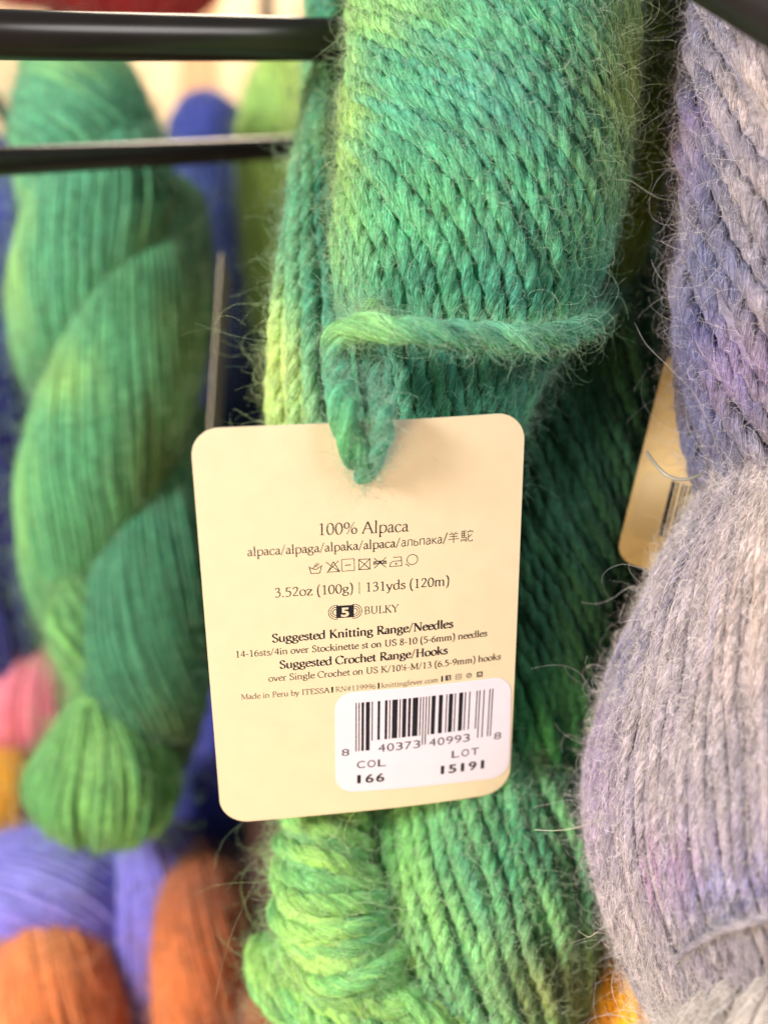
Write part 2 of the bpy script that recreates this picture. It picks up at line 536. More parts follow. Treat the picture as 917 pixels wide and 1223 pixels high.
coil(hank, [(330, 1128, 52, 18, 6), (362, 1164, 42, 42, 11), (430, 1194, 35, 54, 13), (500, 1210, 34, 58, 14), (560, 1244, 38, 56, 14), (620, 1300, 48, 40, 12)],
     13, [0, 0.4, 0.9, 1.5, 2.0, 2.4], 4.2, dyeD, pitch=15, fib=6000, fz=3500, fzkw=SHAG)


# ---- where the card of the tag lies (the tie runs through its hole)
TLc, TRc, BRc, BLc = (226.5, 513.6), (630.4, 495.1), (611.8, 954.9), (264.7, 989.0)
def solve_plane():
    src = np.array([(0, 1), (1, 1), (1, 0), (0, 0)], float)
    dst = np.array([TLc, TRc, BRc, BLc], float)
    A, b = [], []
    for (u, v), (x, y) in zip(src, dst):
        A.append([u, v, 1, 0, 0, 0, -u * x, -v * x]); b.append(x)
        A.append([0, 0, 0, u, v, 1, -u * y, -v * y]); b.append(y)
    h = np.linalg.solve(np.array(A), np.array(b))
    H = np.append(h, 1).reshape(3, 3)
    f = DIST / PX
    Ki = np.array([[1 / f, 0, -CX / f], [0, -1 / f, CY / f], [0, 0, 1]])   # x right, y up, z away
    G = Ki @ H
    a, b2 = G[:, 0], G[:, 1]
    a = a / np.linalg.norm(a); b2 = b2 - (b2 @ a) * a; b2 = b2 / np.linalg.norm(b2)
    toW = lambda v: np.array([v[0], v[2], v[1]])
    return toW(a), toW(b2)


TU, TV = solve_plane()                      # unit vectors to the right and up along the card
TN = np.cross(TU, TV)                       # towards the camera
if TN[1] > 0: TN = -TN
T0 = W(432, 620, 3.0)                      # a point of the card


def over(px, py, lift):
    """a point LIFT mm in front of the card"""
    o = np.array([0, -DIST, 0.0]); d = W(px, py, 0) - o
    t = ((T0 + TN * lift - o) @ TN) / (d @ TN)
    p = o + d * t
    return (px, py, p[1])


# the tie that crosses the hank and carries the tag
strand(hank, "tie_strand", [(735, 345, 48), (716, 376, 26), (686, 398, 12), (640, 405, 4), (570, 402, -0.5), (500, 396, -3), (440, 391, -2), (408, 398, 0), (400, 420, 1), (404, 456, 0), over(410, 492, 2.0), over(413, 516, 2.3), over(424, 538, 2.0), over(432, 553, 0.6), over(435, 562, -3.5), over(440, 550, -7)],
       4.7, dyeT, 19, fib=5000, fz=2600)
strand(hank, "tie_strand", [(446, 370, 12), (442, 410, 6), (442, 440, 3.5), (448, 476, 0.6), over(454, 498, 2.0), over(453, 518, 2.3), over(446, 538, 2.0), over(438, 554, 0.6), over(437, 563, -3.5), over(440, 552, -8)],
       4.4, dyeT, 17, fib=3600, fz=2600)

# ------------------------------------------------------------------ lavender grey hank on the right
LAV, CREAM, BLUEV, VIO = (138, 138, 160), (206, 188, 184), (96, 102, 158), (160, 118, 168)
dyeP = dye_field((106, 110, 144), [(915, 110, 45, 120, (200, 184, 180), 0.7), (825, 180, 18, 60, (140, 112, 160), 0.7), (835, 420, 45, 130, (92, 98, 146), 0.85), (900, 440, 50, 60, (150, 124, 172), 0.6)],
                 alt=(176, 166, 172), alt_amt=0.6, alt_len=6)
dyeQ = dye_field((154, 147, 168), [(915, 700, 55, 170, (206, 188, 180), 0.8), (712, 930, 22, 110, (136, 116, 168), 0.65), (742, 780, 22, 50, (108, 112, 160), 0.6),
                                   (778, 1040, 13, 34, (170, 120, 180), 0.7), (850, 1065, 30, 34, (112, 120, 180), 0.75), (908, 1045, 26, 36, (128, 120, 186), 0.75), (822, 1035, 18, 36, (176, 138, 194), 0.55), (860, 1130, 90, 24, (124, 120, 134), 0.5)],
                 alt=(192, 182, 184), alt_amt=0.5, alt_len=12)
dyeR = dye_field((206, 196, 190), [], alt=(150, 148, 156), alt_amt=0.35, alt_len=9)
WHITE = dict(lighten=0.55, tint=(0.95, 0.91, 0.92), rad=0.020)
lav = empty("yarn_hank", W(890, 700, 20), "lavender grey fuzzy hank with purple flecks at the right edge", "yarn hank")
coil(lav, [(908, -140, 24, 70, 15), (907, -10, 20, 84, 17), (904, 120, 18, 88, 18), (902, 260, 18, 92, 18), (900, 390, 20, 94, 18), (906, 500, 24, 88, 17), (912, 600, 28, 72, 15), (918, 690, 32, 50, 12)],
     22, [0, -0.8, -1.7, -2.7, -3.6, -4.4, -5.0, -5.4], 3.5, dyeP, pitch=13, fib=13000, fz=9000, fzkw=WHITE, fzlen=5)
coil(lav, [(975, 400, 26, 40, 8), (962, 500, 24, 76, 14), (948, 600, 22, 108, 20), (936, 720, 20, 158, 27), (928, 840, 20, 198, 32), (924, 950, 20, 222, 34), (930, 1050, 21, 212, 33), (944, 1150, 24, 176, 28), (968, 1240, 28, 128, 22), (990, 1330, 32, 80, 16)],
     120, [0.3, 0.25, 0.2, 0.1, 0, -0.1, -0.25, -0.45, -0.7, -0.9], 1.9, dyeQ, pitch=12, soft=True, fib=45000, flen=10, fz=42000, fzlen=4.0, fzkw=dict(WHITE, out=0.5, curl=0.42, lighten=0.8), jitter=0.85, light=0.5, wob=0.9)
coil(lav, [(930, 1172, 8, 26, 6), (926, 1200, 2, 66, 13), (922, 1250, -3, 104, 17), (918, 1310, -4, 124, 19), (916, 1390, 0, 130, 20), (916, 1470, 6, 120, 19)],
     44, 0.35, 2.4, dyeR, pitch=14, soft=True, fib=12000, flen=12, fz=9000, fzlen=6, fzkw=WHITE, jitter=0.9, light=0.4)
strand(lav, "tie_strand", [(770, 1190, 16), (800, 1150, 2), (846, 1118, -8), (890, 1102, -14), (940, 1092, -14), (1000, 1090, -8)], 1.1, dyeQ, 9, fib=500, fz=500, soft=True)

def stray(parent, pts, rad, rgb):
    q = np.array([W(*p) for p in pts]); P, _ = spline(q, 30)
    hair_obj("stray_fibre", parent, P[None], np.full((1, 30), rad), lin(rgb)[None], M_FIBRE)['kind'] = 'stuff'
stray(lav, [(757, 385, 20), (772, 412, 15), (800, 440, 8), (828, 470, 2), (846, 505, 0), (858, 542, 2)], 0.038, (150, 150, 150))
stray(lav, [(638, 991, 6), (662, 992, 2), (690, 988, -2), (722, 976, -2)], 0.04, (205, 200, 185))
stray(lav, [(690, 1112, 10), (703, 1119, 5), (712, 1114, 2), (728, 1116, 3)], 0.035, (200,190,175))
stray(lav, [(735, 214, 10), (752, 216, 6), (765, 224, 4), (785, 236, 4), (806, 240, 6)], 0.034, (140,145,135))
stray(lav, [(812, 280, 4), (792, 305, 0), (784, 335, 0), (788, 352, 2)], 0.034, (110, 108, 110))

# ------------------------------------------------------------------ the tag in front
def tag_uv(px, py):
    o = np.array([0, -DIST, 0.0]); d = W(px, py, 0) - o
    t = ((T0 - o) @ TN) / (d @ TN)
    p = o + d * t - T0
    return np.array([p @ TU, p @ TV])


def tag_xyz(uv, h=0.0):
    uv = np.asarray(uv, float)
    u, v = uv[..., 0], uv[..., 1]
    bend = -0.0016 * np.maximum(u, 0) ** 2 - 0.0005 * u ** 2 - 0.0004 * np.minimum(v + 10, 0) ** 2
    return T0 + u[..., None] * TU + v[..., None] * TV + (h + bend)[..., None] * TN


def rounded(c, rads, n=14):
    """rounded quad outline in uv from four corners TL,TR,BR,BL"""
    c = [np.asarray(p, float) for p in c]
    out = []
    for i in range(4):
        a, p, b = c[i - 1], c[i], c[(i + 1) % 4]
        d1 = (a - p) / np.linalg.norm(a - p); d2 = (b - p) / np.linalg.norm(b - p)
        r = rads[i]
        s, e = p + d1 * r, p + d2 * r
        for t in np.linspace(0, 1, n):
            q = (t * math.pi / 2)
            k = 0.5523
            q = (1 - t) ** 3 * s + 3 * (1 - t) ** 2 * t * (s - d1 * r * k) + 3 * (1 - t) * t * t * (e - d2 * r * k) + t ** 3 * e
            out.append(q)
    return np.array(out)


def dense(poly, d):
    out = []
    for i in range(len(poly)):
        a, b = poly[i], poly[(i + 1) % len(poly)]
        m = max(1, int(np.linalg.norm(b - a) / d))
        for j in range(m): out.append(a + (b - a) * j / m)
    return np.array(out)


def sheet(name, outer, centre, hole_r, h0, h1, mat, parent, rings=26, xyz=tag_xyz):
    """a card between heights h0 (back) and h1 (front), with a punched hole round centre (or none)"""
    outer = dense(outer, 1.2)
    n = len(outer)
    c = np.asarray(centre, float)
    ang = np.arctan2(outer[:, 1] - c[1], outer[:, 0] - c[0])
    inner = c + max(hole_r, 0.5) * np.stack([np.cos(ang), np.sin(ang)], 1)
    V, F = [], []
    e = 0.06
    prof = [inner + (outer - inner) * t for t in np.linspace(0, 1, rings)]
    # front: slightly eased edge
    sh = lambda p, t: p + (c - p) / np.maximum(np.linalg.norm(p - c, axis=1, keepdims=True), 1e-6) * t
    loops = [(prof[0], h0)] + [(prof[0], h1)] + [(p, h1) for p in prof[1:-1]] + [(sh(prof[-1], e), h1), (prof[-1], h1 - e * 0.7), (prof[-1], h0)] + [(p, h0) for p in prof[-2:0:-1]]
    for p, h in loops: V.append(xyz(p, np.full(n, h)))
    m = len(loops)
    V = np.vstack(V)
    for i in range(m):
        a, b = i * n, ((i + 1) % m) * n
        for j in range(n):
            k = (j + 1) % n
            if hole_r or i not in (0, m - 1): F.append((a + j, b + j, b + k, a + k))
    if not hole_r:
        F.append(tuple(range(n, 2 * n))); F.append(tuple(range((m - 1) * n, m * n)))
    return mesh_obj(name, V, F, mat, parent, smooth=False)


hang = empty("hang_tag", T0, "cream care tag with printed fibre content, washing symbols and a white barcode sticker", "hang tag", "hang tags")
outer = rounded([tag_uv(*p) for p in (TLc, TRc, BRc, BLc)], (4.4, 4.6, 5.2, 5.0))
hole = tag_uv(435, 562)
card = sheet("card", outer, hole, 1.35, -0.42, 0.0, M_CARD, hang)
st_c = [(400.3, 829), (613.3, 812.6), (611.5, 935.5), (401.5, 950)]
so = rounded([tag_uv(*p) for p in st_c], (3.2, 3.2, 3.6, 3.4))
stick = sheet("barcode_sticker", so, so.mean(0), 0, 0.03, 0.09, M_STICK, hang, rings=12)

# --- lettering: a serif book face drawn as pen strokes (units: 1/100 em)
G = {
'a': (40, "~8,34 13,41 21,42 28,37 29,28 29,8 31,2 36,1 39,4|~29,26 20,24 9,19 6,9 12,0 20,2 29,9"),
'b': (48, "9,70 9,3|3,67 9,70|~9,34 17,41 27,42 39,37 43,22 38,6 26,-1 15,1 9,5"),
'c': (40, "~36,34 30,41 22,42 11,37 5,22 10,6 21,-1 30,1 37,8"),
'd': (50, "39,70 39,5|33,67 39,70|39,5 46,3|~39,36 31,42 22,42 9,36 5,20 11,4 20,-1 30,1 39,8"),
'e': (41, "6,25 37,26|~37,26 35,36 29,42 21,42 10,37 5,20 11,4 22,-1 32,2 37,9"),
'f': (30, "~12,0 12,30 12,52 16,64 23,69 31,66|_3,41 25,41|_4,0 22,0"),
'g': (46, "~21,42 10,38 7,29 11,19 21,16 31,20 35,29 31,39 21,42|~14,18 9,12 12,7 22,5 35,3 40,-7 34,-17 20,-20 7,-16 4,-8 10,0 16,4|30,39 42,41"),
'h': (51, "10,70 10,0|4,67 10,70|~10,33 18,41 27,42 36,38 39,28 39,14 39,0|_4,0 17,0|_33,0 46,0"),
'i': (25, "12,42 12,0|_5,0 20,0|5,39 12,42|.12,60"),
'k': (48, "10,70 10,0|4,67 10,70|_4,0 17,0|_10,20 34,41|20,27 41,0|_28,41 42,41|_33,0 48,0"),
'l': (25, "12,70 12,0|_5,0 20,0|5,67 12,70"),
'm': (77, "10,42 10,0|4,39 10,42|~10,33 17,41 25,42 33,38 36,28 36,14 36,0|~36,33 44,41 52,42 60,38 63,28 63,14 63,0|_4,0 17,0|_30,0 43,0|_57,0 70,0"),
'n': (52, "10,42 10,0|4,39 10,42|~10,33 18,41 27,42 36,38 39,28 39,14 39,0|_4,0 17,0|_33,0 46,0"),
'o': (47, "~23,42 11,37 5,21 11,4 23,-1 36,4 42,21 36,37 23,42"),
'p': (49, "10,42 10,-24|4,39 10,42|~10,34 18,41 28,42 40,37 44,22 39,6 27,-1 16,1 10,5|_3,-24 18,-24"),
'r': (34, "10,42 10,0|4,39 10,42|_4,0 18,0|~10,30 16,39 23,42 31,40"),
's': (35, "~29,33 24,41 17,42 9,38 8,30 16,24 26,19 30,11 26,2 17,-1 9,1 5,9"),
't': (30, "~12,54 12,30 12,10 15,2 21,0 29,4|_4,42 27,42"),
'u': (51, "~9,42 9,14 13,3 21,-1 31,2 39,10|39,42 39,1|39,1 46,1|3,41 9,42|33,41 39,42"),
'v': (46, "5,41 23,0|23,0 39,41|_0,41 13,41|_33,41 46,41"),
'y': (46, "5,41 23,0|~39,41 30,18 23,0 16,-16 10,-22 3,-20|_0,41 13,41|_33,41 46,41"),
'z': (41, "_5,41 36,41|#36,41 5,0|_5,0 37,0|5,41 4,33|37,0 38,9"),
'A': (66, "5,0 32,66|#32,66 58,0|_16,25 47,25|_-1,0 14,0|_48,0 68,0"),
'B': (56, "14,65 14,0|~14,65 30,65 42,60 44,50 38,38 26,35 14,35|~26,35 42,31 49,18 43,4 28,0 14,0|_5,65 20,65|_5,0 20,0"),
'C': (62, "~56,50 50,61 38,66 20,60 7,45 6,26 15,8 33,-1 48,2 57,13|57,64 57,50"),
'E': (54, "14,65 14,0|_5,65 46,65|46,65 47,53|_14,34 36,34|_5,0 47,0|47,0 50,14"),
'H': (70, "15,65 15,0|55,65 55,0|_15,34 55,34|_6,65 24,65|_6,0 24,0|_46,65 64,65|_46,0 64,0"),
'I': (32, "16,65 16,0|_7,65 25,65|_7,0 25,0"),
'K': (64, "15,65 15,0|_50,64 15,30|#26,38 56,0|_5,65 24,65|_5,0 24,0|_42,65 58,65|_46,0 64,0"),
'L': (52, "15,65 15,0|_5,65 26,65|_5,0 46,0|46,0 49,15"),
'M': (80, "_12,0 14,65|#14,65 40,3|_40,3 66,65|66,65 69,0|_4,0 20,0|_60,0 77,0|_5,65 14,65|_66,65 76,65"),
'N': (70, "_13,65 13,0|#13,65 58,0|_58,65 58,0|_4,65 14,65|_5,0 22,0|_49,65 67,65"),
'P': (52, "14,65 14,0|~14,65 32,65 45,58 46,45 38,34 25,31 14,32|_5,65 20,65|_5,0 24,0"),
'R': (60, "14,65 14,0|~14,65 32,65 44,58 45,47 38,36 25,33 14,34|#26,33 54,0|_5,65 20,65|_5,0 24,0|_48,0 62,0"),
'S': (48, "~39,52 33,63 23,66 11,60 9,48 18,38 32,30 41,20 39,7 26,-1 14,1 6,14"),
'T': (60, "30,65 30,0|_5,65 55,65|5,65 4,53|55,65 56,53|_20,0 40,0"),
'U': (68, "~14,65 14,40 14,20 20,4 34,-1 48,4 54,18 54,40 54,65|_5,65 24,65|_46,65 62,65"),
'Y': (60, "#4,65 30,32|_30,32 55,65|30,32 30,0|_-3,65 13,65|_46,65 62,65|_20,0 40,0"),
'0': (47, "~23,64 11,56 6,32 11,8 23,-1 35,8 41,32 35,56 23,64"),
'1': (47, "25,64 25,0|12,57 25,64|_14,0 36,0"),
'2': (47, "~8,50 13,61 23,64 34,59 37,48 31,34 18,17 7,3|-7,3 40,3"),
'3': (47, "~9,54 15,62 24,64 33,59 34,48 27,38 17,35|~17,35 29,34 38,27 38,13 29,1 18,-1 7,4"),
'4': (47, "_33,64 5,20|-5,19 43,19|33,64 33,0"),
'5': (47, "-14,62 38,62|14,63 11,37|~11,37 24,38 36,31 38,17 31,3 19,-1 7,4"),
'6': (47, "~36,62 22,54 10,38 7,20 13,3 24,-1 36,5 40,19 34,33 22,36 10,26"),
'8': (47, "~23,64 13,60 10,50 17,39 30,30 38,17 34,4 23,-1 11,4 8,16 16,29 30,40 36,51 32,61 23,64"),
'9': (47, "~11,1 25,9 37,25 40,43 34,60 23,64 11,58 7,44 13,30 25,27 37,37"),
'%': (78, "~19,64 9,59 6,47 9,36 19,31 29,36 32,47 29,59 19,64|_60,66 20,-2|~60,33 50,28 47,16 50,5 60,0 70,5 73,16 70,28 60,33"),
'(': (30, "~25,72 14,58 9,28 14,-6 25,-20"), ')': (30, "~5,72 16,58 21,28 16,-6 5,-20"),
'/': (34, "_3,-8 30,70"), '|': (26, "_13,72 13,-14"), '-': (29, "-4,23 25,23"), '.': (22, ".11,2"),
'#': (52, "_16,0 24,64|_32,0 40,64|_6,42 48,42|_4,22 46,22"),
' ': (24, ""), '\u00bd': (60, "_12,64 12,34|_6,59 12,64|_48,66 10,-2|~32,24 37,30 45,29 45,20 33,1|_33,1 48,1"), '`': (30, "15,68 15,-4"),
'\u0430': (38, "~8,35 14,41 22,42 29,36 30,26 30,0|~30,25 20,24 9,19 6,9 13,0 22,2 30,10"), '\u043b': (43, "~2,0 8,4 11,20 12,42|12,42 36,42|36,42 36,0"),
'\u044c': (38, "8,42 8,0|~8,25 22,25 31,20 31,5 22,0 8,0"), '\u043f': (44, "8,42 8,0|8,42 36,42|36,42 36,0"), '\u043a': (38, "8,42 8,0|34,42 9,21|13,25 36,0"),
'\u7f8a': (104, "30,80 38,66|70,80 62,66|15,62 85,62|20,42 80,42|8,20 92,20|50,62 50,-12"),
'\u99dd': (104, "10,78 10,24|10,78 45,78|28,78 28,26|10,61 43,61|10,44 43,44|10,26 48,26|48,26 46,-6|46,-6 38,-8|8,12 4,-6|18,12 18,-2|27,12 29,-1|36,12 40,0|75,84 75,74|55,72 96,72|55,72 54,60|96,72 95,62|62,56 62,0|62,0 66,-8|66,-8 92,-8|92,-8 95,4|90,48 64,26"),
}


def pen_strip(pts, wid):
    pts = np.asarray(pts, float)
    t = norm(np.gradient(pts, axis=0)) if len(pts) > 2 else np.repeat(norm(pts[1:] - pts[:1]), len(pts), 0)
    nn = np.stack([-t[:, 1], t[:, 0]], 1)
    wd = wid(t) if callable(wid) else np.full(len(pts), wid)
    return pts + nn * wd[:, None] / 2, pts - nn * wd[:, None] / 2


class Ink:
    def __init__(s): s.V, s.F, s.n = [], [], 0
    def add(s, a, b):
        m = len(a)
        s.V += [a, b]
        for i in range(m - 1): s.F.append((s.n + i, s.n + m + i, s.n + m + i + 1, s.n + i + 1))
        s.n += 2 * m
    def poly(s, p):
        s.V.append(np.asarray(p, float)); s.F.append(tuple(range(s.n, s.n + len(p)))); s.n += len(p)
    def line(s, pts, wd): s.add(*pen_strip(pts, wd))
    def circle(s, c, r, wd, n=28):
        a = np.linspace(0, 2 * math.pi, n); s.line(np.stack([c[0] + r * np.cos(a), c[1] + r * np.sin(a)], 1), wd)
    def dot(s, c, r, n=12):
        a = np.linspace(0, 2 * math.pi, n, endpoint=False); s.poly(np.stack([c[0] + r * np.cos(a), c[1] + r * np.sin(a)], 1))
    def text(s, txt, x0, scale, thick, thin):
        x = x0
        for ch in txt:
            adv, d = G[ch]
            for st in filter(None, d.split('|')):
                k = st[0] if st[0] in '~_#.-' else ''
                pts = np.array([[float(z) for z in p.split(',')] for p in st[len(k):].split()])
                if k == '~': pts = spline(np.c_[pts, np.zeros(len(pts))], 30)[0][:, :2]
                elif k == '.':
                    s.dot((pts[0] + [x, 0]) * scale, (thick * 0.62) * scale); continue
                else: pts = np.linspace(pts[0], pts[-1], 2)
                wd = {'_': thin * 1.05, '#': thick * 1.05, '-': thick * 0.75}.get(k)
                if wd is None: wd = lambda t: thin + (thick - thin) * np.abs(t[:, 1] * 0.93 - t[:, 0] * 0.30) ** 1.3
                a, b = pen_strip(pts + [x, 0], wd)
                s.add(a * scale, b * scale)
            x += adv
        return x
    def build(s, name, mat, parent, place, h=0.012):
        V = np.vstack(s.V)
        hs = np.concatenate([np.full(len(v), i // 2) for i, v in enumerate(s.V)]) * 0.0004 + h
        return mesh_obj(name, place(V, hs), s.F, mat, parent, smooth=False)


def place_on(p0, p1):
    """local text coordinates (mm along the baseline, mm up) -> card"""
    a, b = tag_uv(*p0), tag_uv(*p1)
    d = (b - a) / np.linalg.norm(b - a); up = np.array([-d[1], d[0]])
    def f(V, h):
        uv = a + V[:, :1] * d + V[:, 1:2] * up
        return tag_xyz(uv, np.zeros(len(V)) + h)
    return f, np.linalg.norm(b - a)


def text_line(txt, p0, p1, thick=7.5, thin=2.6, mat=M_INK, cap=None, name="text_line", h=0.012):
    f, wd = place_on(p0, p1)
    adv = sum(G[c][0] for c in txt)
    ink = Ink(); ink.text(txt, 0, wd / adv, thick, thin)
    if cap:
        k = cap * PX / (65 * wd / adv)
        ink.V = [v * [1, k] for v in ink.V]
    return ink.build(name, mat, card, f, h)


def sans(txt, p0, p1, cap_px, name, parent, mat=M_INK, h=0.012, bold=0.0):
    """the built-in sans face, fitted between two points of the baseline"""
    cu = bpy.data.curves.new("letters", 'FONT'); cu.body = txt; cu.size = 1.0; cu.offset = bold; cu.resolution_u = 4
    ob = bpy.data.objects.new("letters", cu); COL.objects.link(ob)
    dg = bpy.context.evaluated_depsgraph_get()
    me = ob.evaluated_get(dg).to_mesh()
    V = np.array([v.co[:2] for v in me.vertices]); F = [tuple(p.vertices) for p in me.polygons]
    ob.evaluated_get(dg).to_mesh_clear()
    bpy.data.objects.remove(ob); bpy.data.curves.remove(cu)
    f, wd = place_on(p0, p1)
    lo, hi = V.min(0), V.max(0)
    V = (V - [lo[0], 0]) * [wd / (hi[0] - lo[0]), cap_px * PX / 0.73]
    return mesh_obj(name, f(V, h), F, mat, parent, smooth=False)


text_line("100% Alpaca", (379, 639), (488, 634.8), 8.0, 3.6, cap=15)
text_line("alpaca/alpaga/alpaka/alpaca/", (295.5, 664.7), (478, 653), 8.4, 4.2)
text_line("\u0430\u043b\u044c\u043f\u0430\u043a\u0430/", (478.5, 653), (535, 649.2), 5.5, 5.5)
text_line("\u7f8a\u99dd", (534.5, 648.6), (566.5, 646.4), 5.6, 5.6)
text_line("3.52oz (100g) | 131yds (120m)", (327.6, 713.7), (537.5, 699.8), 8.2, 3.9)
text_line("BULKY", (434.5, 733.6), (476, 730.8), 8.5, 4.2, cap=10)
text_line("Suggested Knitting Range/Needles", (325, 767.7), (541.6, 750.8), 13.5, 5.2)
text_line("14-16sts/4in over Stockinette st on US 8-10 (5-6mm) needles", (281, 786.3), (583, 762.7), 9.2, 4.6)
text_line("Suggested Crochet Range/Hooks", (334, 799.3), (535, 782.4), 13.5, 5.2)
text_line("over Single Crochet on US K/10\u00bd-M/13 (6.5-9mm) hooks", (320.8, 814.9), (600, 791.5), 9.0, 4.6)
text_line("Made in Peru by ITESSA", (288, 837), (394, 827.8), 8.6, 4.4, mat=M_INKL)
text_line("`", (394.5, 827.8), (399.5, 827.4), 13, 13, cap=8)
text_line("RN#119996", (400.5, 827.2), (449, 823), 8.6, 4.4, mat=M_INKL)
text_line("`", (449.8, 823), (454.8, 822.6), 13, 13, cap=8)
text_line("knittingfever.com", (455.5, 822.3), (524, 816.2), 8.6, 4.4, mat=M_INKL)
text_line("`", (526, 816), (531, 815.6), 13, 13, cap=8)

# laundry symbols, in photo pixels of the symbol row turned to millimetres on the card
f, wd = place_on((360, 686.5), (520, 675.5))
k = wd / 160.0
S_ = 160.0 / 917.0                          # the close-up this row was measured on
def sym(px0, fn):
    ink = Ink(); fn(ink, lambda x, y: np.array([x, y]) * k)
    ink.build("care_symbol", M_INK, card, f)
LW = 0.125
def L_(ink, g, pts, wd=LW): ink.line(np.array([g(*p) for p in pts]) if len(pts) > 1 else pts, wd)
def seg(ink, g, pts, wd=LW):
    for a, b in zip(pts[:-1], pts[1:]): ink.line(np.array([g(*a), g(*b)]), wd)
def washtub(i, g):
    seg(i, g, [(9.3, 10.2), (11.4, 0.6), (21.6, 0.6), (24.2, 10.6)])
    seg(i, g, [(9.6, 8.2), (12, 7.6), (13.8, 6.2), (15.5, 9.5), (19, 13.8)]); seg(i, g, [(14, 6.2), (18, 5.4), (20.5, 8), (24, 8.8)]); seg(i, g, [(16.6, 8.6), (21.5, 12.6)])
def bleach(i, g): seg(i, g, [(31, 1), (38, 14), (45, 1), (31, 1)]); seg(i, g, [(29.3, 14), (45.5, 0.2)]); seg(i, g, [(30, 0.2), (44, 15)])
def dryflat(i, g): seg(i, g, [(47.6, 1), (47.6, 16), (62.6, 16), (62.6, 1), (47.6, 1)], 0.11); seg(i, g, [(51.6, 8.4), (58.6, 8.4)], 0.16)
def tumble(i, g): seg(i, g, [(68, 1.5), (68, 14.6), (81, 14.6), (81, 1.5), (68, 1.5)]); seg(i, g, [(67.4, 0.9), (81.6, 15)]); seg(i, g, [(67.4, 15), (81.6, 0.9)])
def wring(i, g):
    seg(i, g, [(86, 2), (100.5, 15)]); seg(i, g, [(86, 15), (100.5, 2)])
    for y in (7.2, 10.2): seg(i, g, [(85, y), (93, y + 0.6), (101, y)], 0.15)
    seg(i, g, [(85, 7), (87, 10.4), (90, 7), (93, 10.6), (96, 7), (99, 10.4), (101, 7)], 0.14)
def iron(i, g): seg(i, g, [(104.6, 2.6), (119.4, 2.6), (118.6, 14.2), (109, 14.2)]); seg(i, g, [(104.6, 2.6), (106, 7.4), (109, 9.2), (118.8, 9.2)]); i.dot(g(112.4, 5.6), 0.16)
def dryclean(i, g): i.circle(g(132, 9.5), 6.5 * k, LW); seg(i, g, [(123.6, 4.8), (128.4, 1.0)])
for fn in (washtub, bleach, dryflat, tumble, wring, iron, dryclean): sym(0, fn)

# yarn weight mark: skein outline with a numbered block
f, wd = place_on((390, 741), (434, 738.2)); k = wd / 44.0
ink = Ink()
for r, sx in ((9.2, 1), (6.6, 1), (4.0, 1)):
    a = np.linspace(math.pi * 0.42, math.pi * 1.58, 24)
    ink.line(np.stack([(11.5 + r * 0.98 * np.cos(a)) * k, (9.8 + r * np.sin(a)) * k], 1), 0.12)
    a = np.linspace(-math.pi * 0.58, math.pi * 0.58, 24)
    ink.line(np.stack([(33.0 + r * 0.98 * np.cos(a)) * k, (9.8 + r * np.sin(a)) * k], 1), 0.12)
ink.poly(np.array([(11.6, 2), (32.6, 2), (32.6, 18.2), (11.6, 18.2)]) * k)
ink.build("yarn_weight_mark", M_INK, card, f)
sans("5", (407.3, 736.4), (416.8, 735.9), 12.5, "weight_number", card, M_CARD, 0.024, bold=0.03)

# four small square web marks after the last line
f, wd = place_on((530, 815.5), (582, 811.6)); k = wd / 52.0
def web_mark(fn):
    ink = Ink(); fn(ink); ink.build("web_mark", M_INKL, card, f)
sq = lambda x, y, w_, h_: np.array([(x, y), (x + w_, y), (x + w_, y + h_), (x, y + h_)]) * k
def m1(i):
    i.poly(sq(2.2, 0, 3.4, 7.4)); i.poly(sq(7.6, 0, 1.6, 7.4)); i.poly(sq(5.6, 5.9, 2.0, 1.5)); i.poly(sq(5.6, 0, 0.8, 2.8)); i.poly(sq(6.6, 3.3, 1.0, 1.2))
def m2(i): i.line(np.array([(15, 0.4), (21.6, 0.4)]) * k, .1); i.line(np.array([(15, 7), (21.6, 7)]) * k, .1); i.line(np.array([(15, 0.4), (15, 7)]) * k, .1); i.line(np.array([(21.6, 0.4), (21.6, 7)]) * k, .1); i.circle(np.array([18.3, 3.7]) * k, 1.7 * k, .1)
def m3(i): i.circle(np.array([31, 3.8]) * k, 3.0 * k, .14); i.circle(np.array([31.2, 4.4]) * k, 1.2 * k, .1); i.line(np.array([(30.6, 4), (30, 1)]) * k, .1)
def m4(i):
    i.poly(sq(40.4, 0, 7.4, 1.8)); i.poly(sq(40.4, 5.6, 7.4, 1.8)); i.poly(sq(40.4, 1.8, 2, 3.8)); i.poly(sq(46, 1.8, 1.8, 3.8)); i.poly(sq(43.4, 1.8, 1.2, 2.2))
for fn in (m1, m2, m3, m4): web_mark(fn)

# --- barcode, numbers and words on the sticker
LP = ["0001101", "0011001", "0010011", "0111101", "0100011", "0110001", "0101111", "0111011", "0110111", "0001011"]
def upc(s):
    b = "101"
    for c in s[:6]: b += LP[int(c)]
    b += "01010"
    for c in s[6:]: b += ''.join('1' if z == '0' else '0' for z in LP[int(c)])
    return b + "101"
bits = upc("840373409938")
tl, tr, bl_, br = (424.6, 840), (591.3, 826.6), (424.6, 899), (588.3, 884.2)
ink = Ink()
def bil(t, s):
    p = np.array(tl) * (1 - t) * (1 - s) + np.array(tr) * t * (1 - s) + np.array(bl_) * (1 - t) * s + np.array(br) * t * s
    return tag_uv(*p)
i = 0
while i < 95:
    if bits[i] == '1':
        j = i
        while j < 95 and bits[j] == '1': j += 1
        s1 = 1.0 if (i < 10 or i >= 85 or 45 <= i < 50) else 0.80
        e = 0.10
        ink.poly([bil((i + e) / 95, 0), bil((j - e) / 95, 0), bil((j - e) / 95, s1), bil((i + e) / 95, s1)])
        i = j
    else: i += 1
